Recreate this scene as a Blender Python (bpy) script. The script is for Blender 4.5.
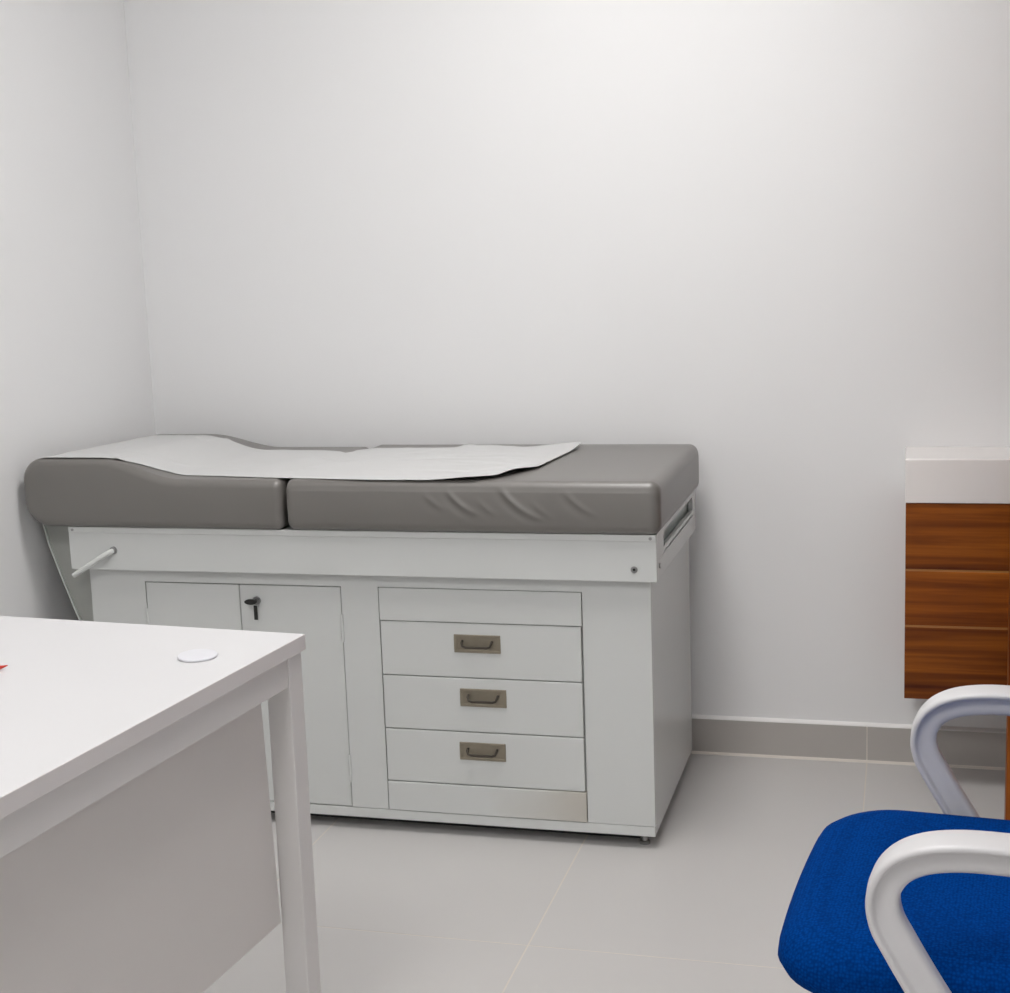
import bpy, bmesh, math, random
from mathutils import Vector, Matrix

for o in list(bpy.data.objects):
    bpy.data.objects.remove(o, do_unlink=True)
scn = bpy.context.scene
C = scn.collection
random.seed(4)

# ------------------------------------------------------------------ camera
FPX, YAW, PITCH, ROLL = 1473.76, 0.2679, 0.1613, -0.0359
CAM = Vector((0.7397, -3.6942, 1.2973))
fw = Vector((-math.sin(YAW)*math.cos(PITCH), math.cos(YAW)*math.cos(PITCH), -math.sin(PITCH)))
rt = Vector((math.cos(YAW), math.sin(YAW), 0))
up = rt.cross(fw)
rt2 = rt*math.cos(ROLL) + up*math.sin(ROLL)
up2 = rt2.cross(fw)
cd = bpy.data.cameras.new('camera')
cd.sensor_fit = 'HORIZONTAL'
cd.sensor_width = 36.0
cd.lens = 36.0*FPX/1010.0
cd.clip_start = 0.02
cam = bpy.data.objects.new('camera', cd)
C.objects.link(cam)
cam.matrix_world = Matrix(((rt2.x, up2.x, -fw.x, CAM.x), (rt2.y, up2.y, -fw.y, CAM.y),
                           (rt2.z, up2.z, -fw.z, CAM.z), (0, 0, 0, 1)))
scn.camera = cam

# ------------------------------------------------------------------ world, exposure, lamp settings
w = bpy.data.worlds.new('world')
scn.world = w
w.use_nodes = True
w.node_tree.nodes['Background'].inputs[0].default_value = (0.9, 0.95, 1, 1)
w.node_tree.nodes['Background'].inputs[1].default_value = 0.05
vs = scn.view_settings
vs.view_transform = 'Standard'
vs.look = 'None'
vs.gamma = 1.0
vs.use_curve_mapping = False
vs.exposure = 0.0
LAMP_STRENGTH = 23.0
LAMPS = [(0.15, -1.18, 'square white ceiling panel lamp between exam table and desk'),
         (-0.10, -3.30, 'square white ceiling panel lamp at the far end from the exam table')]
CEIL = 2.60
XL, XR, YB, YF = -1.279, 1.78, 0.0, -4.40      # room shell


# ------------------------------------------------------------------ helpers
def tag(o, label, cat, group=None):
    o['label'] = label
    o['category'] = cat
    if group:
        o['group'] = group
    return o


def thing(name, label, cat, loc=(0, 0, 0), rz=0.0, group=None):
    o = bpy.data.objects.new(name, None)
    o.empty_display_size = 0.1
    C.objects.link(o)
    o.location = loc
    o.rotation_euler = (0, 0, rz)
    return tag(o, label, cat, group)


def obj(name, bm, mat, parent=None, smooth=False, angle=None):
    me = bpy.data.meshes.new(name)
    bmesh.ops.recalc_face_normals(bm, faces=bm.faces)
    bm.to_mesh(me)
    bm.free()
    if smooth:
        for p in me.polygons:
            p.use_smooth = True
        if angle:
            me.set_sharp_from_angle(angle=math.radians(angle))
    me.materials.append(mat)
    o = bpy.data.objects.new(name, me)
    C.objects.link(o)
    if parent is not None:
        o.parent = parent
    return o


def struct(name, bm, mat):
    o = obj(name, bm, mat)
    o['kind'] = 'structure'
    return o


def box(bm, x0, x1, y0, y1, z0, z1, bev=0.0, seg=2):
    t = bmesh.new()
    bmesh.ops.create_cube(t, size=1.0)
    for v in t.verts:
        v.co = Vector(((x0+x1)/2+v.co.x*(x1-x0), (y0+y1)/2+v.co.y*(y1-y0), (z0+z1)/2+v.co.z*(z1-z0)))
    if bev > 0:
        bmesh.ops.bevel(t, geom=list(t.edges), offset=bev, segments=seg, affect='EDGES', profile=0.5)
    me = bpy.data.meshes.new('tmp')
    t.to_mesh(me)
    t.free()
    bm.from_mesh(me)
    bpy.data.meshes.remove(me)
    return bm


def B(*a, **k):
    return box(bmesh.new(), *a, **k)


def prism(bm, pts, axis, a0, a1):
    """extrude a 2-D polygon; axis 'y': pts are (x,z); axis 'z': pts (x,y); axis 'x': pts (y,z)"""
    def P(p, a):
        return {'y': (p[0], a, p[1]), 'z': (p[0], p[1], a), 'x': (a, p[0], p[1])}[axis]
    A = [bm.verts.new(P(p, a0)) for p in pts]
    D = [bm.verts.new(P(p, a1)) for p in pts]
    n = len(pts)
    bm.faces.new(A)
    bm.faces.new(D[::-1])
    for i in range(n):
        bm.faces.new((A[i], D[i], D[(i+1) % n], A[(i+1) % n]))
    return bm


def tube(bm, pts, r, seg=12):
    pts = [Vector(p) for p in pts]
    rings = []
    prev = None
    for i, p in enumerate(pts):
        a = pts[max(i-1, 0)]
        b = pts[min(i+1, len(pts)-1)]
        d = (b-a).normalized()
        if prev is None:
            n = d.orthogonal().normalized()
        else:
            n = (prev-d*prev.dot(d)).normalized()
        prev = n
        m = d.cross(n)
        rr = r[i] if isinstance(r, (list, tuple)) else r
        rings.append([bm.verts.new(p+(n*math.cos(t)+m*math.sin(t))*rr)
                      for t in [2*math.pi*k/seg for k in range(seg)]])
    for a, b in zip(rings, rings[1:]):
        for k in range(seg):
            bm.faces.new((a[k], a[(k+1) % seg], b[(k+1) % seg], b[k]))
    bm.faces.new(rings[0][::-1])
    bm.faces.new(rings[-1])
    return bm


def lathe(bm, prof, center=(0, 0, 0), seg=32):
    """prof: (radius, z) from bottom to top, radii > 0"""
    c = Vector(center)
    rings = [[bm.verts.new(c+Vector((r*math.cos(2*math.pi*k/seg), r*math.sin(2*math.pi*k/seg), z)))
              for k in range(seg)] for r, z in prof]
    for a, b in zip(rings, rings[1:]):
        for k in range(seg):
            bm.faces.new((a[k], a[(k+1) % seg], b[(k+1) % seg], b[k]))
    bm.faces.new(rings[0][::-1])
    bm.faces.new(rings[-1])
    return bm


def lerp(pts, x):
    if x <= pts[0][0]:
        return pts[0][1]
    for (a, b), (c, d) in zip(pts, pts[1:]):
        if x <= c:
            t = (x-a)/(c-a)
            return b+(d-b)*t
    return pts[-1][1]


def sm(t):
    t = max(0.0, min(1.0, t))
    return t*t*(3-2*t)


# ------------------------------------------------------------------ materials
def mat(name, col, rough=0.5, spec=0.5, bump=None, vary=None, metallic=0.0, coat=0.0):
    m = bpy.data.materials.new(name)
    m.use_nodes = True
    nt = m.node_tree
    p = nt.nodes['Principled BSDF']
    p.inputs['Base Color'].default_value = (*col, 1)
    p.inputs['Roughness'].default_value = rough
    p.inputs['Specular IOR Level'].default_value = spec
    p.inputs['Metallic'].default_value = metallic
    p.inputs['Coat Weight'].default_value = coat
    tc = nt.nodes.new('ShaderNodeTexCoord')
    if vary:
        sc, amt = vary
        n = nt.nodes.new('ShaderNodeTexNoise')
        n.inputs['Scale'].default_value = sc
        n.inputs['Detail'].default_value = 4
        nt.links.new(tc.outputs['Object'], n.inputs['Vector'])
        mx = nt.nodes.new('ShaderNodeMix')
        mx.data_type = 'RGBA'
        mx.inputs[6].default_value = (*[c*(1-amt) for c in col], 1)
        mx.inputs[7].default_value = (*[min(1, c*(1+amt)) for c in col], 1)
        nt.links.new(n.outputs['Fac'], mx.inputs[0])
        nt.links.new(mx.outputs[2], p.inputs['Base Color'])
    if bump:
        sc, st = bump
        n = nt.nodes.new('ShaderNodeTexNoise')
        n.inputs['Scale'].default_value = sc
        n.inputs['Detail'].default_value = 3
        nt.links.new(tc.outputs['Object'], n.inputs['Vector'])
        b = nt.nodes.new('ShaderNodeBump')
        b.inputs['Strength'].default_value = st
        b.inputs['Distance'].default_value = 0.002
        nt.links.new(n.outputs['Fac'], b.inputs['Height'])
        nt.links.new(b.outputs['Normal'], p.inputs['Normal'])
    return m


def wood_mat(name, shift, dark=1.0, axis=0):
    """horizontal-grain laminate; axis = grain direction (0 x, 2 z)"""
    m = bpy.data.materials.new(name)
    m.use_nodes = True
    nt = m.node_tree
    p = nt.nodes['Principled BSDF']
    p.inputs['Roughness'].default_value = 0.42
    p.inputs['Specular IOR Level'].default_value = 0.2
    tc = nt.nodes.new('ShaderNodeTexCoord')
    mp = nt.nodes.new('ShaderNodeMapping')
    s = [28.0, 28.0, 28.0]
    s[axis] = 1.1
    mp.inputs['Scale'].default_value = s
    mp.inputs['Location'].default_value = (shift*1.7, shift*3.1, shift*5.3)
    nt.links.new(tc.outputs['Object'], mp.inputs['Vector'])
    n = nt.nodes.new('ShaderNodeTexNoise')
    n.inputs['Scale'].default_value = 1.0
    n.inputs['Detail'].default_value = 6
    n.inputs['Roughness'].default_value = 0.62
    n.inputs['Distortion'].default_value = 0.35
    nt.links.new(mp.outputs[0], n.inputs['Vector'])
    r = nt.nodes.new('ShaderNodeValToRGB')
    el = r.color_ramp.elements
    el[0].position = 0.30
    el[0].color = (0.085*dark, 0.017*dark, 0.003*dark, 1)
    el[1].position = 0.72
    el[1].color = (0.400*dark, 0.120*dark, 0.012*dark, 1)
    e = el.new(0.50)
    e.color = (0.215*dark, 0.055*dark, 0.006*dark, 1)
    nt.links.new(n.outputs['Fac'], r.inputs[0])
    nt.links.new(r.outputs[0], p.inputs['Base Color'])
    return m


M = {}
M['wall'] = mat('wall_paint', (0.83, 0.83, 0.835), 0.62, 0.3, bump=(420, 0.08))
M['ceiling'] = mat('ceiling_paint', (0.85, 0.85, 0.85), 0.8, 0.2, bump=(300, 0.05))
M['grout'] = mat('grout', (0.70, 0.655, 0.60), 0.9, 0.2, bump=(500, 0.2))
M['tile'] = mat('floor_tile', (0.575, 0.56, 0.55), 0.36, 0.5, vary=(2.2, 0.03), bump=(60, 0.02))
M['skirt'] = mat('skirting_tile', (0.46, 0.435, 0.41), 0.38, 0.5, vary=(3.0, 0.05))
M['caulk'] = mat('caulk', (0.85, 0.84, 0.83), 0.6, 0.3)
M['paint'] = mat('white_enamel', (0.66, 0.675, 0.665), 0.25, 0.5, vary=(3.5, 0.02), bump=(40, 0.012))
M['bracket'] = mat('shaded_bracket_grey', (0.40, 0.41, 0.385), 0.45, 0.5)  # darker than the enamel: shade under the head end put into the colour
M['inner'] = mat('inner_board', (0.40, 0.45, 0.43), 0.6, 0.3)
M['vinyl'] = mat('grey_vinyl', (0.150, 0.140, 0.129), 0.42, 1.0, bump=(260, 0.04), coat=0.35)
M['vinyl'].node_tree.nodes['Principled BSDF'].inputs['Coat Roughness'].default_value = 0.42
M['paper'] = mat('exam_paper', (0.60, 0.60, 0.60), 0.9, 0.1, bump=(35, 0.12))
M['bronze'] = mat('brushed_brass_plate', (0.30, 0.265, 0.205), 0.42, 0.5, metallic=0.6, vary=(60, 0.15))
M['bail'] = mat('dark_bronze', (0.055, 0.045, 0.035), 0.4, 0.5, metallic=0.5)
M['steel'] = mat('dull_steel', (0.35, 0.35, 0.35), 0.35, 0.5, metallic=0.8)
M['black'] = mat('black_key', (0.012, 0.012, 0.011), 0.4, 0.5)
M['rod'] = mat('white_rod', (0.66, 0.68, 0.66), 0.35, 0.5)
M['desk_top'] = mat('white_laminate', (0.65, 0.645, 0.655), 0.45, 0.4, bump=(350, 0.05))
M['desk_edge'] = mat('white_edge_band', (0.74, 0.71, 0.705), 0.5, 0.4)
M['desk_metal'] = mat('white_powder_coat', (0.74, 0.72, 0.71), 0.5, 0.4, bump=(500, 0.04))
M['desk_panel'] = mat('white_panel', (0.73, 0.70, 0.68), 0.55, 0.3)
M['cap'] = mat('white_plastic_cap', (0.68, 0.68, 0.72), 0.35, 0.5)
M['red'] = mat('red_plastic', (0.55, 0.03, 0.015), 0.3, 0.5)
M['white_plastic'] = mat('white_plastic', (0.66, 0.65, 0.66), 0.34, 0.5, bump=(300, 0.05))
M['ceramic'] = mat('white_ceramic', (0.82, 0.78, 0.76), 0.18, 0.5, coat=0.3)
M['chrome'] = mat('chrome', (0.75, 0.75, 0.76), 0.12, 0.5, metallic=1.0)
M['trim'] = mat('white_trim', (0.78, 0.78, 0.78), 0.4, 0.5)
M['dark_plastic'] = mat('dark_grey_plastic', (0.03, 0.03, 0.032), 0.5, 0.4)
M['wood_a'] = wood_mat('walnut_laminate_a', 0.3, 1.0)
M['wood_b'] = wood_mat('walnut_laminate_b', 1.9, 1.12)
M['wood_c'] = wood_mat('walnut_laminate_c', 4.4, 0.9)
M['wood_strip'] = mat('light_wood_strip', (0.36, 0.15, 0.035), 0.4, 0.5)
M['wood_door'] = wood_mat('door_veneer', 7.7, 1.15, axis=2)

# grubby filler strip: a brownish smudge with its own shape towards one end
m = mat('white_enamel_stained', (0.66, 0.675, 0.665), 0.36, 0.5)
nt = m.node_tree
p = nt.nodes['Principled BSDF']
tc = nt.nodes.new('ShaderNodeTexCoord')
sx = nt.nodes.new('ShaderNodeSeparateXYZ')
nt.links.new(tc.outputs['Object'], sx.inputs[0])
no = nt.nodes.new('ShaderNodeTexNoise')
no.inputs['Scale'].default_value = 9
nt.links.new(tc.outputs['Object'], no.inputs['Vector'])
ad = nt.nodes.new('ShaderNodeMath')
ad.operation = 'MULTIPLY_ADD'
ad.inputs[1].default_value = 0.12
nt.links.new(no.outputs['Fac'], ad.inputs[0])
nt.links.new(sx.outputs['X'], ad.inputs[2])
mr = nt.nodes.new('ShaderNodeMapRange')
mr.inputs['From Min'].default_value = -0.10
mr.inputs['From Max'].default_value = 0.12
nt.links.new(ad.outputs[0], mr.inputs['Value'])
mx = nt.nodes.new('ShaderNodeMix')
mx.data_type = 'RGBA'
mx.inputs[6].default_value = (0.66, 0.675, 0.665, 1)
mx.inputs[7].default_value = (0.55, 0.525, 0.475, 1)
nt.links.new(mr.outputs[0], mx.inputs[0])
nt.links.new(mx.outputs[2], p.inputs['Base Color'])
M['paint_stain'] = m

# blue woven mesh fabric
m = mat('blue_mesh_fabric', (0.0, 0.062, 0.29), 0.9, 0.02)
nt = m.node_tree
p = nt.nodes['Principled BSDF']
tc = nt.nodes.new('ShaderNodeTexCoord')
vo = nt.nodes.new('ShaderNodeTexVoronoi')
vo.inputs['Scale'].default_value = 240
vo.inputs['Randomness'].default_value = 0.55
nt.links.new(tc.outputs['Object'], vo.inputs['Vector'])
rp = nt.nodes.new('ShaderNodeValToRGB')
rp.color_ramp.elements[0].position = 0.15
rp.color_ramp.elements[0].color = (0.0, 0.050, 0.265, 1)
rp.color_ramp.elements[1].position = 0.75
rp.color_ramp.elements[1].color = (0.0, 0.026, 0.150, 1)
nt.links.new(vo.outputs['Distance'], rp.inputs[0])
nt.links.new(rp.outputs[0], p.inputs['Base Color'])
bp = nt.nodes.new('ShaderNodeBump')
bp.invert = True
bp.inputs['Strength'].default_value = 0.35
bp.inputs['Distance'].default_value = 0.0012
nt.links.new(vo.outputs['Distance'], bp.inputs['Height'])
nt.links.new(bp.outputs['Normal'], p.inputs['Normal'])
M['blue'] = m

m = bpy.data.materials.new('lamp_diffuser')
m.use_nodes = True
p = m.node_tree.nodes['Principled BSDF']
p.inputs['Base Color'].default_value = (0.9, 0.9, 0.9, 1)
p.inputs['Emission Color'].default_value = (1.0, 0.985, 0.965, 1)
p.inputs['Emission Strength'].default_value = LAMP_STRENGTH
M['lamp'] = m

# ------------------------------------------------------------------ room shell
XC = 3.0       # far side of the corridor outside the door
WT = 0.12
struct('wall_back', B(XL-WT, XC+WT, YB, YB+WT, -0.05, CEIL+0.1), M['wall'])
struct('wall_left', B(XL-WT, XL, YF-WT, YB, -0.05, CEIL+0.1), M['wall'])
struct('wall_front', B(XL, XC+WT, YF-WT, YF, -0.05, CEIL+0.1), M['wall'])
struct('wall_corridor', B(XC, XC+WT, YF, YB, -0.05, CEIL+0.1), M['wall'])
DY0, DY1, DH = -1.30, -0.46, 2.08     # doorway in the right wall
bm = bmesh.new()
box(bm, XR, XR+WT, YF, DY0, -0.05, CEIL+0.1)
box(bm, XR, XR+WT, DY1, YB, -0.05, CEIL+0.1)
box(bm, XR, XR+WT, DY0, DY1, DH, CEIL+0.1)
struct('wall_right', bm, M['wall'])
struct('ceiling', B(XL, XC, YF, YB, CEIL, CEIL+0.1), M['ceiling'])

floor = struct('floor', B(XL, XC, YF, YB, -0.05, -0.0005), M['grout'])
TX, TY, TS, G = 0.0543, -1.148, 0.6, 0.0032


def cells(a, b, off, TS=0.6):
    k = math.floor((a-off)/TS)
    out = []
    while off+k*TS < b-1e-4:
        c0 = max(a, off+k*TS)
        c1 = min(b, off+(k+1)*TS)
        if c1-c0 > 0.012:
            out.append((c0+G/2 if c0 > a else c0+0.002, c1-G/2 if c1 < b else c1-0.002))
        k += 1
    return out


cache = {}
for x0, x1 in cells(XL, XR, TX) + cells(XR+WT, XC, TX):
    for y0, y1 in cells(YF, YB-0.010, TY, 1.2):
        key = (round(x1-x0, 4), round(y1-y0, 4))
        if key not in cache:
            t = obj('floor_tile', B(-(x1-x0)/2, (x1-x0)/2, -(y1-y0)/2, (y1-y0)/2, -0.0006, 0.0, bev=0.0003, seg=1), M['tile'], floor)
            cache[key] = t.data
        else:
            t = bpy.data.objects.new('floor_tile', cache[key])
            C.objects.link(t)
            t.parent = floor
        t.location = ((x0+x1)/2, (y0+y1)/2, 0)

ZB = 0.0935
bb = struct('baseboard_back', B(XL, XR, YB-0.0092, YB, 0.0, ZB-0.002), M['grout'])
for x0, x1 in cells(XL+0.011, XR-0.011, TX):
    obj('baseboard_tile', B(x0, x1, YB-0.010, YB-0.005, 0.002, ZB, bev=0.0004, seg=1), M['skirt'], bb)
obj('caulk_line', prism(bmesh.new(), [(YB-0.0105, ZB), (YB-0.0095, ZB+0.003), (YB-0.003, ZB+0.0075), (YB, ZB+0.008), (YB, ZB)], 'x', XL, XR), M['caulk'], bb)
obj('grout_line', prism(bmesh.new(), [(YB-0.016, 0.0), (YB-0.0158, 0.0012), (YB-0.012, 0.0035), (YB-0.0098, 0.006), (YB-0.0098, 0.0)], 'x', XL+0.011, XR-0.011), M['grout'], bb)
bl = struct('baseboard_left', B(XL, XL+0.005, YF, YB-0.010, 0.0, ZB-0.002), M['grout'])
for y0, y1 in cells(YF+0.011, YB-0.011, TY):
    obj('baseboard_tile', B(XL+0.005, XL+0.010, y0, y1, 0.002, ZB, bev=0.0008, seg=1), M['skirt'], bl)
br = struct('baseboard_right', B(XR-0.005, XR, YF, DY0-0.08, 0.0, ZB-0.002), M['grout'])
for y0, y1 in cells(YF+0.011, DY0-0.08, TY):
    obj('baseboard_tile', B(XR-0.010, XR-0.005, y0, y1, 0.002, ZB, bev=0.0008, seg=1), M['skirt'], br)

# door leaf standing open at right angles to the right wall, doorway lining
bm = bmesh.new()
for s, y in ((-1, DY0), (1, DY1)):
    box(bm, XR-0.015, XR+WT+0.015, min(y, y+s*0.06) if s < 0 else y, y if s < 0 else y+0.06, 0.0, DH+0.06, bev=0.003)
box(bm, XR-0.015, XR+WT+0.015, DY0, DY1, DH, DH+0.06, bev=0.003)
struct('trim_1', bm, M['wood_door'])
DX0 = 0.9600
door = bpy.data.objects.new('door_1', None)
C.objects.link(door)
door['kind'] = 'structure'
door.location = (XR-0.02, -0.435, 0.008)
L = XR-0.02-DX0
leaf = obj('door_leaf', B(-L, 0, -0.02, 0.02, 0, DH-0.02, bev=0.002), M['wood_door'], door)
for s in (-1, 1):
    h = obj('door_handle', tube(bmesh.new(), [(-L+0.06, s*0.02, 1.03), (-L+0.06, s*0.062, 1.03), (-L+0.075, s*0.066, 1.03), (-L+0.18, s*0.066, 1.03)], 0.009), M['chrome'], door, True, 50)
for z in (0.25, 1.05, 1.85):
    obj('hinge', tube(bmesh.new(), [(0.007, -0.018, z-0.05), (0.007, -0.018, z+0.05)], 0.007), M['steel'], door, True, 50)

# ------------------------------------------------------------------ examination table
tab = thing('examination_table', 'white metal examination table with grey padded top, doors and drawers', 'table', (0, 0, 0))
BX0, BX1, BY0, BY1 = -1.12, 0.220, -0.656, -0.071
PF = 0.016
obj('body', B(BX0, BX1, BY0+PF, BY1, 0.03, 0.607, bev=0.0015), M['paint'], tab)
obj('gap_shade_block', B(BX0+0.05, BX1-0.045, BY0+0.06, BY1-0.06, 0.0, 0.0305), M['dark_plastic'], tab)  # dark block added as the shadow in the gap under the body
g = 0.0010


def front(name, x0, x1, z0, z1, m='paint', dy=0.0, parent=tab, bev=0.0012):
    return obj(name, B(x0+g, x1-g, BY0+dy, BY0+PF, z0+g, z1-g, bev=bev), M[m], parent)


fz0 = 0.053+g
prism_pts = [(BX0, fz0), (-0.976-g, fz0), (-0.976-g, 0.576), (-0.487+g, 0.576), (-0.487+g, fz0), (-0.397-g, fz0), (-0.397-g, 0.577),
             (0.069+g, 0.577), (0.069+g, fz0), (BX1, fz0), (BX1, 0.607), (BX0, 0.607)]
obj('face_frame', prism(bmesh.new(), prism_pts, 'y', BY0, BY0+PF), M['paint'], tab)
front('plinth_strip', BX0-g, BX1+g, 0.030-g, 0.0535, dy=-0.0008)
# doors
dl = front('door', -0.976, -0.737, 0.0535, 0.5745, bev=0.002)
dr = front('door', -0.737, -0.487, 0.0535, 0.5745, bev=0.002)
kx, kz = -0.694, 0.538
obj('lock', tube(bmesh.new(), [(kx, BY0+0.001, kz), (kx, BY0-0.006, kz)], 0.0095, 20), M['steel'], dr, True, 50)
bm = bmesh.new()
box(bm, kx-0.0016, kx+0.0016, BY0-0.020, BY0-0.006, kz-0.004, kz+0.004)
lathe_pts = [(kx+0.015*math.cos(a)-0.006, kz+0.0065*math.sin(a)+0.001) for a in [2*math.pi*i/16 for i in range(16)]]
prism(bm, lathe_pts, 'y', BY0-0.024, BY0-0.0195)
obj('key', bm, M['black'], dr)
obj('key_tag', B(kx-0.005, kx+0.004, BY0-0.011, BY0-0.0085, kz-0.044, kz-0.010, bev=0.001), M['black'], dr)
for z0, z1 in ((0.447, 0.512), (0.115, 0.18)):
    obj('hinge', tube(bmesh.new(), [(-0.487, BY0-0.0012, z0), (-0.487, BY0-0.0012, z1)], 0.0034, 10), M['paint'], dr, True, 50)
for z0, z1 in ((0.447, 0.512), (0.115, 0.18)):
    obj('hinge', tube(bmesh.new(), [(-0.976, BY0-0.0012, z0), (-0.976, BY0-0.0012, z1)], 0.0034, 10), M['paint'], dl, True, 50)
# drawer column
front('filler_panel', -0.397, 0.069, 0.500, 0.5765, dy=-0.002)
front('filler_panel', -0.397, 0.069, 0.053, 0.123, m='paint_stain', dy=-0.002)
for (z0, z1, hx, hz) in ((0.3735, 0.500, -0.170, 0.453), (0.248, 0.3735, -0.161, 0.329), (0.123, 0.248, -0.167, 0.204)):
    d = front('drawer', -0.397, 0.066, z0, z1, bev=0.002)
    hw, hh = 0.0535, 0.0205
    bm = bmesh.new()
    # recessed cup handle plate: rim and a sunk middle
    box(bm, hx-hw, hx+hw, BY0-0.0025, BY0+0.001, hz+hh-0.006, hz+hh, bev=0.0008, seg=1)
    box(bm, hx-hw, hx+hw, BY0-0.0025, BY0+0.001, hz-hh, hz-hh+0.006, bev=0.0008, seg=1)
    box(bm, hx-hw, hx-hw+0.007, BY0-0.0025, BY0+0.001, hz-hh+0.006, hz+hh-0.006)
    box(bm, hx+hw-0.007, hx+hw, BY0-0.0025, BY0+0.001, hz-hh+0.006, hz+hh-0.006)
    box(bm, hx-hw+0.006, hx+hw-0.006, BY0-0.0006, BY0+0.001, hz-hh+0.005, hz+hh-0.005)
    obj('handle_plate', bm, M['bronze'], d)
    yb = BY0-0.0115
    obj('handle', tube(bmesh.new(), [(hx-0.034, BY0-0.001, hz+0.006), (hx-0.034, yb+0.003, hz+0.003), (hx-0.031, yb, hz-0.004), (hx-0.024, yb-0.001, hz-0.006),
                                     (hx+0.024, yb-0.001, hz-0.006), (hx+0.031, yb, hz-0.004), (hx+0.034, yb+0.003, hz+0.003), (hx+0.034, BY0-0.001, hz+0.006)], 0.0027, 8),
        M['bail'], d, True, 60)
for x in (BX0+0.04, 0.190):
    for y in (BY0+0.035, BY1-0.04):
        obj('foot', lathe(bmesh.new(), [(0.012, 0.0), (0.012, 0.006), (0.007, 0.008), (0.007, 0.031)], (x, y, 0), 16), M['steel'], tab, True, 40)
# upper frame
FX0, FX1, FY0, FY1, FZ0, FZ1 = -1.153, 0.238, -0.680, -0.079, 0.607, 0.709
bm = bmesh.new()
box(bm, FX0, FX1, FY0, FY0+0.02, FZ0, 0.695, bev=0.001)
obj('front_rail', bm, M['paint'], tab)
obj('front_lip', B(FX0, FX1, FY0-0.002, FY0+0.02, 0.694, FZ1, bev=0.0022), M['paint'], tab)
obj('rear_rail', B(FX0, FX1, FY1-0.02, FY1, FZ0, FZ1, bev=0.002), M['paint'], tab)
ef = bmesh.new()
box(ef, FX1-0.012, FX1, FY0+0.02, FY1-0.02, FZ0, 0.650, bev=0.0015)
box(ef, FX1-0.012, FX1, FY0+0.02, -0.578, 0.650, FZ1, bev=0.0015)
box(ef, FX1-0.012, FX1, -0.125, FY1-0.02, 0.650, FZ1, bev=0.0015)
box(ef, FX1-0.012, FX1, -0.578, -0.125, 0.6975, FZ1, bev=0.0015)
box(ef, FX1-0.010, FX1, -0.578, -0.125, 0.6545, 0.664, bev=0.0015)
obj('end_rail', ef, M['paint'], tab)
obj('end_rail', B(FX0, FX0+0.012, FY0+0.02, FY1-0.02, FZ0, FZ1, bev=0.0015), M['paint'], tab)
obj('inner_tray', B(FX0+0.03, FX1-0.0145, FY0+0.022, FY1-0.022, 0.61, 0.708), M['inner'], tab)
for x, y0, z, r in ((0.190, FY0+0.001, 0.634, 0.0075), (0.226, FY0-0.001, 0.7015, 0.0035), (FX0+0.012, FY0-0.001, 0.7015, 0.003)):
    bm = tube(bmesh.new(), [(x, y0, z), (x, y0-0.003, z)], r, 16)
    s = obj('screw', bm, M['steel'], tab, True, 40)
    if r > 0.005:
        obj('screw_socket', tube(bmesh.new(), [(x, y0-0.002, z), (x, y0-0.0036, z)], 0.003, 12), M['black'], s)
obj('screw', tube(bmesh.new(), [(FX1-0.001, FY0+0.035, 0.636), (FX1+0.003, FY0+0.035, 0.636)], 0.006, 14), M['steel'], tab, True, 40)
# crank rod
cr = obj('crank_rod', tube(bmesh.new(), [(-1.038, FY0+0.004, 0.654), (-1.045, FY0-0.014, 0.650), (-1.058, FY0-0.021, 0.642), (-1.13, FY0-0.030, 0.598)], 0.0062, 14), M['rod'], tab, True, 50)
obj('crank_collar', tube(bmesh.new(), [(-1.038, FY0+0.001, 0.654), (-1.038, FY0-0.004, 0.654)], 0.009, 18), M['steel'], cr, True, 40)
# angled brackets that carry the overhanging head end
for y in (-0.600, -0.115):
    e = [(-1.271, 0.709), (-1.258, 0.650), (-1.232, 0.573), (-1.199, 0.482), (-1.155, 0.375), (BX0, 0.30)]
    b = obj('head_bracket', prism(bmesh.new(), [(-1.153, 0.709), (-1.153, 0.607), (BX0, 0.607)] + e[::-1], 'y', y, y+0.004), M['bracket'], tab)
    bm = bmesh.new()
    pts = e + [(x+0.004, z+0.001) for x, z in e[::-1]]
    prism(bm, pts, 'y', y-0.006, y+0.010)
    obj('flange', bm, M['rod'], b)

# --- padded top
MB, MT = 0.7095, 0.8235
MY0, MY1 = -0.696, -0.090


HZ = 0.8715


def head_top(x, y=-0.70):
    """height of the head cushion's top; the raised end is a little lower towards the wall"""
    k = max(0.0, min(1.0, (y-MY0)/(MY1-MY0)))
    zt = HZ-0.016*k
    return zt + (MT-0.003*k-zt)*sm((x+1.055)/0.20)


def round_profile():
    P = []
    # bottom from right to left, then nose, then top
    def arc(cx, cz, r, a0, a1, n):
        for i in range(n+1):
            t = math.radians(a0+(a1-a0)*i/n)
            P.append((cx+r*math.cos(t), cz+r*math.sin(t)))
    arc(-0.602-0.018, MB+0.018, 0.018, 0, -90, 5)
    for x in (-0.8, -1.0):
        P.append((x, MB))
    arc(-1.258+0.062, MB+0.062, 0.062, -90, -180, 9)
    arc(-1.258+0.055, HZ-0.055, 0.055, 180, 90, 9)
    for i in range(1, 32):
        x = -1.203 + i*(0.581/32)
        P.append((x, head_top(x)))
    arc(-0.602-0.020, MT-0.020, 0.020, 90, 0, 6)
    return P


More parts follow.
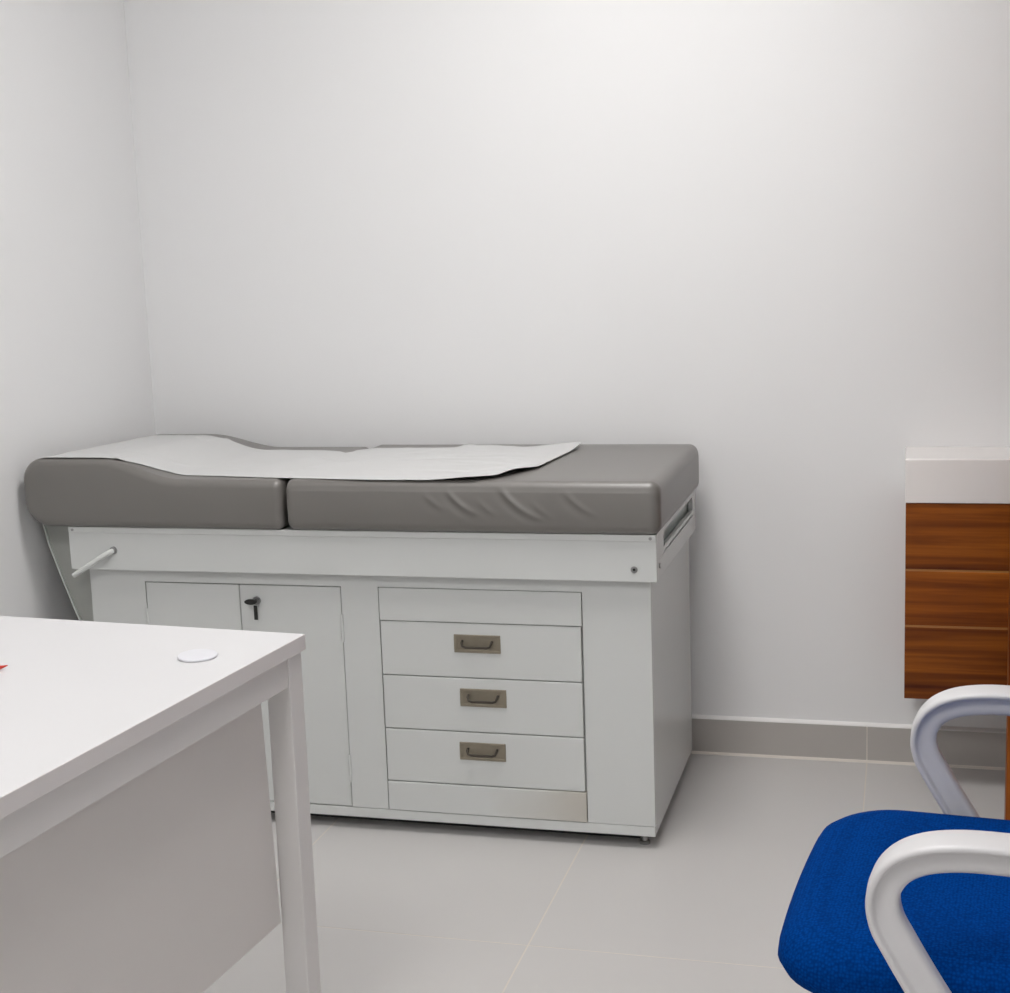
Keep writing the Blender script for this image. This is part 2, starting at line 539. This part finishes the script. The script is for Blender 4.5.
def offset_poly(P, d):
    n = len(P)
    out = []
    for i in range(n):
        a, b, c = Vector(P[i-1]), Vector(P[i]), Vector(P[(i+1) % n])
        t1 = (b-a).normalized()
        t2 = (c-b).normalized()
        t = (t1+t2).normalized()
        nrm = Vector((t.y, -t.x))        # polygon runs clockwise in (x,z): inward is to the right
        out.append((b.x+nrm.x*d, b.y+nrm.y*d))
    return out


prof = round_profile()
area = sum(prof[i-1][0]*prof[i][1]-prof[i][0]*prof[i-1][1] for i in range(len(prof)))
sgn = 1 if area < 0 else -1
RB = 0.018
st = []
for i in range(7):
    t = math.pi/2*i/6
    st.append((MY0+RB*(1-math.sin(t)), RB*(1-math.cos(t)))) if False else st.append((MY0+RB-RB*math.cos(t), RB-RB*math.sin(t)))
mid = [(MY0+RB+(MY1-MY0-2*RB)*k/6, 0.0) for k in range(1, 6)]
stations = st + mid + [(MY0+MY1-y, i) for y, i in st[::-1]]
bm = bmesh.new()
rings = []
for y, ins in stations:
    pp = offset_poly(prof, sgn*ins) if ins > 1e-6 else prof
    k = max(0.0, min(1.0, (y-MY0)/(MY1-MY0)))
    rings.append([bm.verts.new((x, y, z-sm((z-0.76)/0.05)*k*(0.003+0.013*(1-sm((x+1.055)/0.20))))) for x, z in pp])
n = len(prof)
for a, b in zip(rings, rings[1:]):
    for k in range(n):
        bm.faces.new((a[k], a[(k+1) % n], b[(k+1) % n], b[k]))
bm.faces.new(rings[0])
bm.faces.new(rings[-1][::-1])
hc = obj('head_cushion', bm, M['vinyl'], tab, True, 42)

# long cushion: rounded block lofted along x, with pulled creases on its front face
random.seed(9)
CX0, CX1 = -0.592, 0.250
ridges = [(-0.245, 0.778, 0.05, 0.0016), (-0.185, 0.775, 0.075, 0.0030), (-0.125, 0.766, 0.05, 0.0010), (-0.058, 0.772, 0.105, 0.0042),
          (-0.005, 0.762, 0.05, 0.0012), (0.075, 0.776, 0.075, 0.0020)]


def crease(x, z):
    d = 0.0
    for cx, cz, ln, am in ridges:
        # ridge direction: down and to the right
        ux, uz = 0.78, -0.62
        dx, dz = x-cx, z-cz
        al = dx*ux+dz*uz
        ac = dx*uz-dz*ux + 3.0*al*al
        if abs(al) < ln*0.75:
            q = (1-(al/(ln*0.75))**2)**2
            d += am*q*(math.exp(-(ac/0.0055)**2)-0.6*math.exp(-((ac-0.013)/0.008)**2))
    return d


def sect(ins, y0, y1, z0, z1, r, nz=26, ny=14, nc=6):
    P = []
    y0 += ins
    y1 -= ins
    z0 += ins*0.8
    z1 -= ins
    r = max(0.004, r-ins*0.4)

    def arc(cy, cz, a0, a1):
        for i in range(nc+1):
            t = math.radians(a0+(a1-a0)*i/nc)
            P.append((cy+r*math.cos(t), cz+r*math.sin(t)))
    arc(y0+r, z0+r, 270, 180)
    for i in range(1, nz):
        P.append((y0, z0+r+(z1-z0-2*r)*i/nz))
    arc(y0+r, z1-r, 180, 90)
    for i in range(1, ny):
        P.append((y0+r+(y1-y0-2*r)*i/ny, z1))
    arc(y1-r, z1-r, 90, 0)
    for i in range(1, 8):
        P.append((y1, z1-r-(z1-z0-2*r)*i/8))
    arc(y1-r, z0+r, 0, -90)
    return P


xs = []
RE = 0.024
for i in range(8):
    t = math.pi/2*i/7
    xs.append((CX0+0.016*(1-math.cos(t)) if False else CX0+0.016-0.016*math.cos(t), 0.016-0.016*math.sin(t)))
N = 190
for i in range(1, N):
    xs.append((CX0+0.016+(CX1-RE-CX0-0.016)*i/N, 0.0))
for i in range(9):
    t = math.pi/2*i/8
    xs.append((CX1-RE+RE*math.sin(t), RE-RE*math.cos(t)))
bm = bmesh.new()
rings = []
for x, ins in xs:
    P = sect(ins, MY0, MY1+0.018, MB, MT+0.0005, 0.019)
    row = []
    for y, z in P:
        dy = 0.0
        if y < MY0+0.019+ins:
            k = sm((z-MB)/0.02)*sm((MT-0.004-z)/0.02)
            dy = -crease(x, z)*k
            # skin bellies out slightly and a seam line runs below the top edge
            dy -= 0.003*math.sin(math.pi*(z-MB)/(MT-MB))
            dy += 0.0016*math.exp(-((z-(MT-0.017))/0.0028)**2)
        row.append(bm.verts.new((x, y+dy, z)))
    rings.append(row)
n = len(rings[0])
for a, b in zip(rings, rings[1:]):
    for k in range(n):
        bm.faces.new((a[k], a[(k+1) % n], b[(k+1) % n], b[k]))
bm.faces.new(rings[0])
bm.faces.new(rings[-1][::-1])
obj('long_cushion', bm, M['vinyl'], tab, True, 60)

# ------------------------------------------------------------------ paper sheet on the padded top
yfront = [(-1.20, -0.686), (-1.05, -0.686), (-1.01, -0.676), (-0.964, -0.650), (-0.905, -0.632), (-0.80, -0.642), (-0.59, -0.672), (-0.40, -0.690), (-0.15, -0.694), (0, -0.694)]
xend = [(-0.70, -0.160), (-0.66, -0.110), (-0.58, -0.080), (-0.52, -0.055), (-0.35, -0.045), (-0.14, -0.030)]
yback = [(-1.3, -0.165), (-0.98, -0.165), (-0.90, -0.185), (-0.70, -0.190), (-0.645, -0.215), (-0.62, -0.245), (-0.60, -0.205), (-0.57, -0.168), (-0.36, -0.160), (-0.2, -0.150), (0, -0.140)]
NU, NV = 260, 90
random.seed(21)
cre = [(random.uniform(-1.1, -0.1), random.uniform(-0.65, -0.15), random.uniform(0, math.pi), random.uniform(0.08, 0.25), random.uniform(0.0008, 0.0026)) for _ in range(30)]
cre += [(-0.56, -0.42, 1.05, 0.22, 0.003), (-0.36, -0.36, 0.22, 0.12, 0.005), (-0.20, -0.28, -0.12, 0.13, 0.005), (-0.42, -0.25, 0.5, 0.1, 0.004), (-0.30, -0.30, 0.10, 0.16, 0.004), (-0.22, -0.42, -0.35, 0.14, 0.0045), (-0.12, -0.50, 0.7, 0.14, 0.005), (-0.30, -0.46, 0.15, 0.2, 0.003)]
bm = bmesh.new()
rows = []
for j in range(NV+1):
    v = j/NV
    row = []
    for i in range(NU+1):
        u = i/NU
        y = 0.0
        x = -1.205
        for _ in range(3):
            y = lerp(yfront, x) + (lerp(yback, x)-lerp(yfront, x))*v
            x = -1.205 + (lerp(xend, y)+1.205)*u
        z = head_top(x, y) if x < -0.605 else MT
        if x < -1.197:
            z -= 0.001
        z += 0.0016
        for cx, cy, a, ln, am in cre:
            dx, dy = x-cx, y-cy
            al = dx*math.cos(a)+dy*math.sin(a)
            ac = -dx*math.sin(a)+dy*math.cos(a)
            if abs(al) < ln:
                z += am*(1-(al/ln)**2)**2*math.exp(-(ac/0.009)**2)
        # lifted, curling loose end and a pinched peak on the rear edge
        e = sm((x-(lerp(xend, y)-0.16))/0.16)
        fr = sm((-0.36-y)/0.25)
        z += e*0.003 + 0.008*sm((x-lerp(xend, y)+0.06)/0.06)*math.exp(-((y+0.60)/0.07)**2)
        z += 0.004*sm((x+0.26)/0.10)*math.exp(-((y-lerp(yfront, x))/0.025)**2)
        z += 0.013*math.exp(-((x+0.325)/0.018)**2-((y+0.135)/0.03)**2)
        z += 0.006*math.exp(-((x+0.27)/0.05)**2-((y+0.15)/0.05)**2)
        z += 0.008*sm((y+0.26)/0.12)*e
        row.append(bm.verts.new((x, y, z)))
    rows.append(row)
for a, b in zip(rows, rows[1:]):
    for k in range(NU):
        bm.faces.new((a[k], a[k+1], b[k+1], b[k]))
pap = obj('paper_sheet', bm, M['paper'], None, True)
md = pap.modifiers.new('thick', 'SOLIDIFY')
md.thickness = 0.0006
md.offset = 1
tag(pap, 'crumpled white paper sheet spread over the grey padded examination table', 'paper')

# ------------------------------------------------------------------ desk
DR = math.radians(-4.8)
desk = thing('desk', 'white desk with metal legs, side panel and round cable cap', 'desk', (-0.125, -1.703, 0), DR)
DW, DL, DT = 0.72, 1.40, 0.75
bm = B(-DW, 0, -DL, 0, DT-0.024, DT, bev=0.0008, seg=1)
dt = obj('desk_top', bm, M['desk_edge'], desk)
dt.data.materials.append(M['desk_top'])
for f in dt.data.polygons:
    if f.normal.z > 0.9:
        f.material_index = 1
LG = 0.040
for x in (-0.004-LG, -DW+0.004):
    for y in (-0.008-LG, -DL+0.008):
        l = obj('leg', B(x, x+LG, y, y+LG, 0.006, DT-0.0245, bev=0.002), M['desk_metal'], desk)
        obj('glide', lathe(bmesh.new(), [(0.014, 0), (0.014, 0.004), (0.010, 0.007)], (x+LG/2, y+LG/2, 0), 16), M['dark_plastic'], l)
RZ0, RZ1 = 0.681, DT-0.0245
for x in (-0.006-0.02, -DW+0.006):
    obj('rail', B(x, x+0.02, -DL+0.008+LG, -0.008-LG, RZ0, RZ1, bev=0.0015), M['desk_metal'], desk)
for y in (-0.010-0.02, -DL+0.010):
    obj('rail', B(-DW+0.004+LG, -0.004-LG, y, y+0.02, RZ0, RZ1, bev=0.0015), M['desk_metal'], desk)
bm = bmesh.new()
pts = [(-0.0865, 0.715), (-DL+0.078, 0.715), (-DL+0.078, 0.316), (-0.067, 0.316)]
prism(bm, pts, 'x', -0.050, -0.034)
obj('modesty_panel', bm, M['desk_panel'], desk)
# cable cap, seated slightly askew in its hole
gp = Matrix.Rotation(-DR, 3, 'Z') @ (Vector((-0.229, -1.848, 0))-Vector((-0.125, -1.703, 0)))
cap = obj('cable_cap', lathe(bmesh.new(), [(0.022, -0.004), (0.022, -0.001), (0.027, -0.0005), (0.0285, 0.0012), (0.0275, 0.003), (0.024, 0.0036), (0.006, 0.0038)], (0, 0, 0), 36), M['cap'], desk, True, 50)
cap.location = (gp.x, gp.y, DT+0.0012)
cap.rotation_euler = (math.radians(1.8), math.radians(1.2), 0)

# red pen, its tip towards the cable cap
pen = thing('red_pen', 'slim red pen lying on the white desk top', 'pen', (-0.476, -1.941, DT+0.0046), math.radians(250))
obj('barrel', tube(bmesh.new(), [(0.016, 0, 0), (0.03, 0, 0), (0.13, 0, 0)], [0.0036, 0.0042, 0.0042], 12), M['red'], pen, True, 40)
obj('tip', tube(bmesh.new(), [(0.0, 0, 0), (0.004, 0, 0), (0.016, 0, 0)], [0.0008, 0.0014, 0.0036], 12), M['red'], pen, True, 40)
obj('cap', tube(bmesh.new(), [(0.13, 0, 0), (0.146, 0, 0)], [0.0044, 0.0040], 12), M['red'], pen, True, 40)

# ------------------------------------------------------------------ wall-hung washbasin cabinet
vx0, vx1, vy = 0.742, 1.342, -0.215
van = thing('washbasin_cabinet', 'wall-hung brown wood cabinet with a white rectangular washbasin on top', 'washbasin', (0, 0, 0))
SZ0, SZ1 = 0.7035, 0.8055
obj('carcass', B(vx0+0.004, vx1-0.004, vy+0.020, -0.0005, 0.234, SZ0-0.001), M['wood_c'], van)
for (z0, z1, mm) in ((0.5465, SZ0-0.002, 'wood_a'), (0.4125, 0.5415, 'wood_b'), (0.234, 0.4075, 'wood_c')):
    obj('front_board', B(vx0+0.002, vx1-0.002, vy+0.002, vy+0.020, z0, z1, bev=0.0008, seg=1), M[mm], van)
for z in (0.544, 0.410):
    obj('edge_strip', B(vx0+0.002, vx1-0.002, vy+0.0025, vy+0.020, z-0.0024, z+0.0024), M['wood_strip'], van)
# basin: block with a sunk bowl
bm = bmesh.new()
ring = []
bx0, bx1, by0, by1 = vx0+0.25, vx1-0.045, vy+0.035, -0.075
levels = [((vx0, vx1, vy, -0.0005), SZ0, 0.004), ((vx0, vx1, vy, -0.0005), SZ1-0.003, 0.004), ((vx0+0.002, vx1-0.002, vy+0.002, -0.0005), SZ1, 0.004),
          ((bx0, bx1, by0, by1), SZ1, 0.02), ((bx0+0.004, bx1-0.004, by0+0.004, by1-0.004), SZ1-0.006, 0.02), ((bx0+0.012, bx1-0.012, by0+0.010, by1-0.010), SZ1-0.055, 0.025), ((bx0+0.05, bx1-0.05, by0+0.035, by1-0.030), SZ1-0.068, 0.02)]


def rrect(x0, x1, y0, y1, r, n=5):
    P = []
    for cx, cy, a in ((x1-r, y1-r, 0), (x0+r, y1-r, 90), (x0+r, y0+r, 180), (x1-r, y0+r, 270)):
        for i in range(n+1):
            t = math.radians(a+90*i/n)
            P.append((cx+r*math.cos(t), cy+r*math.sin(t)))
    return P


for (a, b, c, d), z, r in levels:
    ring.append([bm.verts.new((x, y, z)) for x, y in rrect(a, b, c, d, r)])
for a, b in zip(ring, ring[1:]):
    for k in range(len(a)):
        bm.faces.new((a[k], a[(k+1) % len(a)], b[(k+1) % len(a)], b[k]))
bm.faces.new(ring[0][::-1])
bm.faces.new(ring[-1])
basin = obj('basin', bm, M['ceramic'], van, True, 30)
cxm = (vx0+vx1)/2
obj('drain', lathe(bmesh.new(), [(0.02, 0), (0.02, 0.003), (0.012, 0.004)], (cxm, (by0+by1)/2, SZ1-0.068), 20), M['chrome'], basin, True, 40)
fa = obj('faucet', tube(bmesh.new(), [(cxm, -0.045, SZ1), (cxm, -0.045, SZ1+0.07), (cxm, -0.05, SZ1+0.10), (cxm, -0.075, SZ1+0.115), (cxm, -0.125, SZ1+0.108)], [0.02, 0.018, 0.016, 0.013, 0.011], 18), M['chrome'], van, True, 50)
obj('lever', B(cxm-0.006, cxm+0.006, -0.05, 0.0-0.012, SZ1+0.118, SZ1+0.124, bev=0.002), M['chrome'], fa)

# ------------------------------------------------------------------ blue office chair
CR = math.radians(-5.0)
chair = thing('office_chair', 'office chair with blue mesh seat and white loop arms facing the desk', 'chair', (0.862, -1.846, 0), CR)
SD, SW, SY = 0.25, 0.252, 0.015


def seat_outline(ins, n=10):
    r = max(0.02, 0.090-ins*0.5)
    x0, x1, y0, y1 = -SD+ins, SD-ins, -SW+ins, SW-ins
    P = []
    for cx, cy, a in ((x1-r, y1-r, 0), (x0+r, y1-r, 90), (x0+r, y0+r, 180), (x1-r, y0+r, 270)):
        for i in range(n+1):
            t = math.radians(a+90*i/n)
            P.append((cx+r*math.cos(t), cy+r*math.sin(t)))
    # densify long sides and bow them a little
    Q = []
    for i in range(len(P)):
        a, b = Vector(P[i]), Vector(P[(i+1) % len(P)])
        m_ = max(1, int((b-a).length/0.03))
        for k in range(m_):
            Q.append(a.lerp(b, k/m_))
    out = []
    for q in Q:
        bx = -0.010*(1-(q.y/SW)**2)*sm((-q.x-0.08)/0.16)
        out.append((q.x+bx, q.y))
    return out


def resample(P, n):
    L_ = [0.0]
    pts_ = [Vector(p) for p in P] + [Vector(P[0])]
    for a, b in zip(pts_, pts_[1:]):
        L_.append(L_[-1]+(b-a).length)
    out = []
    j = 0
    for i in range(n):
        s = L_[-1]*i/n
        while L_[j+1] < s:
            j += 1
        t = (s-L_[j])/max(1e-9, L_[j+1]-L_[j])
        out.append(pts_[j].lerp(pts_[j+1], t))
    return out


def cushion(levels, zmod, n=120):
    b_ = bmesh.new()
    rs = []
    base = resample(seat_outline(0), n)
    for ins, z in levels:
        row = []
        for q in base:
            # inset by scaling towards the middle along each axis
            k = Vector((q.x*(1-ins/SD), q.y*(1-ins/SW)))
            row.append(b_.verts.new((k.x, k.y+SY, z+zmod(k.x, k.y, z))))
        rs.append(row)
    for a, c in zip(rs, rs[1:]):
        for k in range(n):
            b_.faces.new((a[k], a[(k+1) % n], c[(k+1) % n], c[k]))
    b_.faces.new(rs[0][::-1])
    b_.faces.new(rs[-1])
    return b_


def zmod(x, y, z):
    f = sm((-x-0.13)/0.12)
    up_ = sm((z-0.42)/0.06)
    return 0.0085*up_ - 0.003*f*up_


obj('seat_cushion', cushion([(0.05, 0.418), (0.022, 0.420), (0.007, 0.428), (0.0, 0.442), (0.002, 0.456), (0.010, 0.469), (0.022, 0.478), (0.040, 0.4835), (0.07, 0.486), (0.11, 0.486), (0.16, 0.485), (0.21, 0.484), (0.245, 0.484)], zmod),
    M['blue'], chair, True)
obj('seat_shell', cushion([(0.10, 0.398), (0.06, 0.400), (0.035, 0.408), (0.03, 0.419)], lambda x, y, z: 0.0), M['white_plastic'], chair, True, 40)

# arm loop: T-shaped section swept along its outer line
LOW = 0.008
outer = [(0.120, 0.440), (0.150, 0.50), (0.176, 0.56), (0.188, 0.605), (0.182, 0.640), (0.158, 0.662), (0.12, 0.670), (0.07, 0.673), (0.016, 0.6745), (-0.035, 0.6735), (-0.077, 0.666), (-0.108, 0.650), (-0.127, 0.626),
         (-0.134, 0.596), (-0.129, 0.562), (-0.113, 0.528), (-0.091, 0.489), (-0.068, 0.452), (-0.048, 0.420), (-0.036, 0.400)]
outer = [(x, z-LOW*sm((z-0.5)/0.12)) for x, z in outer]


def catmull(P, per=5):
    out = []
    for i in range(len(P)-1):
        p0, p1, p2, p3 = [Vector(P[max(0, min(len(P)-1, i+k))]) for k in (-1, 0, 1, 2)]
        for s in range(per):
            t = s/per
            out.append(0.5*((2*p1)+(p2-p0)*t+(2*p0-5*p1+4*p2-p3)*t*t+(3*p1-p0-3*p2+p3)*t*t*t))
    out.append(Vector(P[-1]))
    return out


path = catmull(outer)
TH = 0.035
sec = [(0.0, -0.020), (-0.0010, -0.0245), (-0.0035, -0.027), (-0.0065, -0.0268), (-0.0085, -0.0245), (-0.0095, -0.0200), (-0.012, -0.0175), (-0.024, -0.0165), (-TH+0.004, -0.0155), (-TH, -0.012)]
sec = sec + [(a, -b) for a, b in sec[::-1]]
sec = [(0.0010, 0.0)] + sec[::-1]


def arm(yc):
    b_ = bmesh.new()
    rs = []
    for i, q in enumerate(path):
        a, c = path[max(0, i-1)], path[min(len(path)-1, i+1)]
        t = (c-a).normalized()
        nn = Vector((t.y, -t.x))
        # the middle of the loop lies at about (0.02, 0.55)
        if nn.dot(q-Vector((0.02, 0.54))) < 0:
            nn = -nn
        rs.append([b_.verts.new((q.x+nn.x*d, yc+s, q.y+nn.y*d)) for d, s in sec])
    k = len(sec)
    for a, c in zip(rs, rs[1:]):
        for i in range(k):
            b_.faces.new((a[i], a[(i+1) % k], c[(i+1) % k], c[i]))
    b_.faces.new(rs[0])
    b_.faces.new(rs[-1][::-1])
    return b_


for s in (-1, 1):
    a = obj('armrest', arm(-0.281 if s < 0 else 0.281), M['white_plastic'], chair, True, 50)
    y0, y1 = (0.150, 0.300) if s > 0 else (-0.300, -0.150)
    obj('arm_bracket', B(-0.050, 0.145, y0, y1, 0.384, 0.400, bev=0.004), M['white_plastic'], a, True, 40)
    obj('bolt', lathe(bmesh.new(), [(0.008, 0.378), (0.008, 0.384), (0.004, 0.385)], (0.05, s*0.18, 0), 12), M['steel'], a)
# mechanism, column, star base, castors
obj('mechanism', B(-0.10, 0.12, -0.075, 0.075, 0.355, 0.3995, bev=0.01), M['dark_plastic'], chair, True, 40)
obj('gas_column', lathe(bmesh.new(), [(0.028, 0.10), (0.028, 0.24), (0.020, 0.241), (0.020, 0.356)], (0, 0, 0), 24), M['dark_plastic'], chair, True, 40)
base = obj('star_base', lathe(bmesh.new(), [(0.045, 0.075), (0.05, 0.08), (0.05, 0.12), (0.035, 0.135)], (0, 0, 0), 24), M['white_plastic'], chair, True, 40)
for k in range(5):
    a = math.radians(36+72*k)
    ca, sa = math.cos(a), math.sin(a)
    sp = obj('spoke', tube(bmesh.new(), [(ca*0.03, sa*0.03, 0.105), (ca*0.15, sa*0.15, 0.098), (ca*0.29, sa*0.29, 0.080)], [0.024, 0.021, 0.016], 12), M['white_plastic'], base, True, 50)
    bm = bmesh.new()
    for off in (-0.014, 0.014):
        cx_, cy_ = ca*0.285, sa*0.285
        px, py = -sa, ca
        tube(bm, [(cx_+px*(off-0.009), cy_+py*(off-0.009), 0.027), (cx_+px*(off+0.009), cy_+py*(off+0.009), 0.027)], 0.027, 20)
    tube(bm, [(ca*0.285, sa*0.285, 0.03), (ca*0.285, sa*0.285, 0.075)], 0.006, 10)
    obj('castor', bm, M['dark_plastic'], base, True, 40)
# backrest: white frame with blue mesh
bk = [(0.24, 0.62), (0.27, 0.80), (0.30, 1.00)]
bm = bmesh.new()
fr = []
for i in range(40):
    t = 2*math.pi*i/40
    cy_ = math.copysign(abs(math.cos(t))**0.55, math.cos(t))*0.225
    cz_ = 0.79+math.copysign(abs(math.sin(t))**0.55, math.sin(t))*0.235
    fr.append(Vector((0.255+(cz_-0.56)*0.13+0.03*(1-(cy_/0.225)**2), cy_, cz_)))
tube(bm, fr+[fr[0]], 0.013, 10)
obj('back_frame', bm, M['white_plastic'], chair, True, 60)
bm = bmesh.new()
vs_f = [bm.verts.new(v_-Vector((0.004, 0, 0))) for v_ in fr]
vs_b = [bm.verts.new(v_+Vector((0.004, 0, 0))) for v_ in fr]
c0 = bm.verts.new((0.255+0.23*0.13+0.03-0.004, 0, 0.79))
c1 = bm.verts.new((0.255+0.23*0.13+0.03+0.004, 0, 0.79))
for i in range(40):
    j = (i+1) % 40
    bm.faces.new((vs_f[i], vs_f[j], c0))
    bm.faces.new((vs_b[j], vs_b[i], c1))
    bm.faces.new((vs_f[j], vs_f[i], vs_b[i], vs_b[j]))
obj('back_mesh', bm, M['blue'], chair, True, 60)
obj('back_spine', tube(bmesh.new(), [(0.08, 0, 0.385), (0.20, 0, 0.385), (0.27, 0, 0.42), (0.296, 0, 0.52), (0.300, 0, 0.60), (0.318, 0, 0.75)], [0.022, 0.022, 0.024, 0.022, 0.02, 0.014], 14), M['white_plastic'], chair, True, 60)

# ------------------------------------------------------------------ ceiling lamps
for x, y, lab in LAMPS:
    l = thing('ceiling_lamp', lab, 'lamp', (x, y, CEIL), 0)
    bm = bmesh.new()
    s, t = 0.30, 0.012
    box(bm, -s-t, s+t, -s-t, -s, -0.012, -0.0005)
    box(bm, -s-t, s+t, s, s+t, -0.012, -0.0005)
    box(bm, -s-t, -s, -s, s, -0.012, -0.0005)
    box(bm, s, s+t, -s, s, -0.012, -0.0005)
    obj('lamp_frame', bm, M['trim'], l)
    obj('diffuser', B(-s, s, -s, s, -0.009, -0.0005), M['lamp'], l)
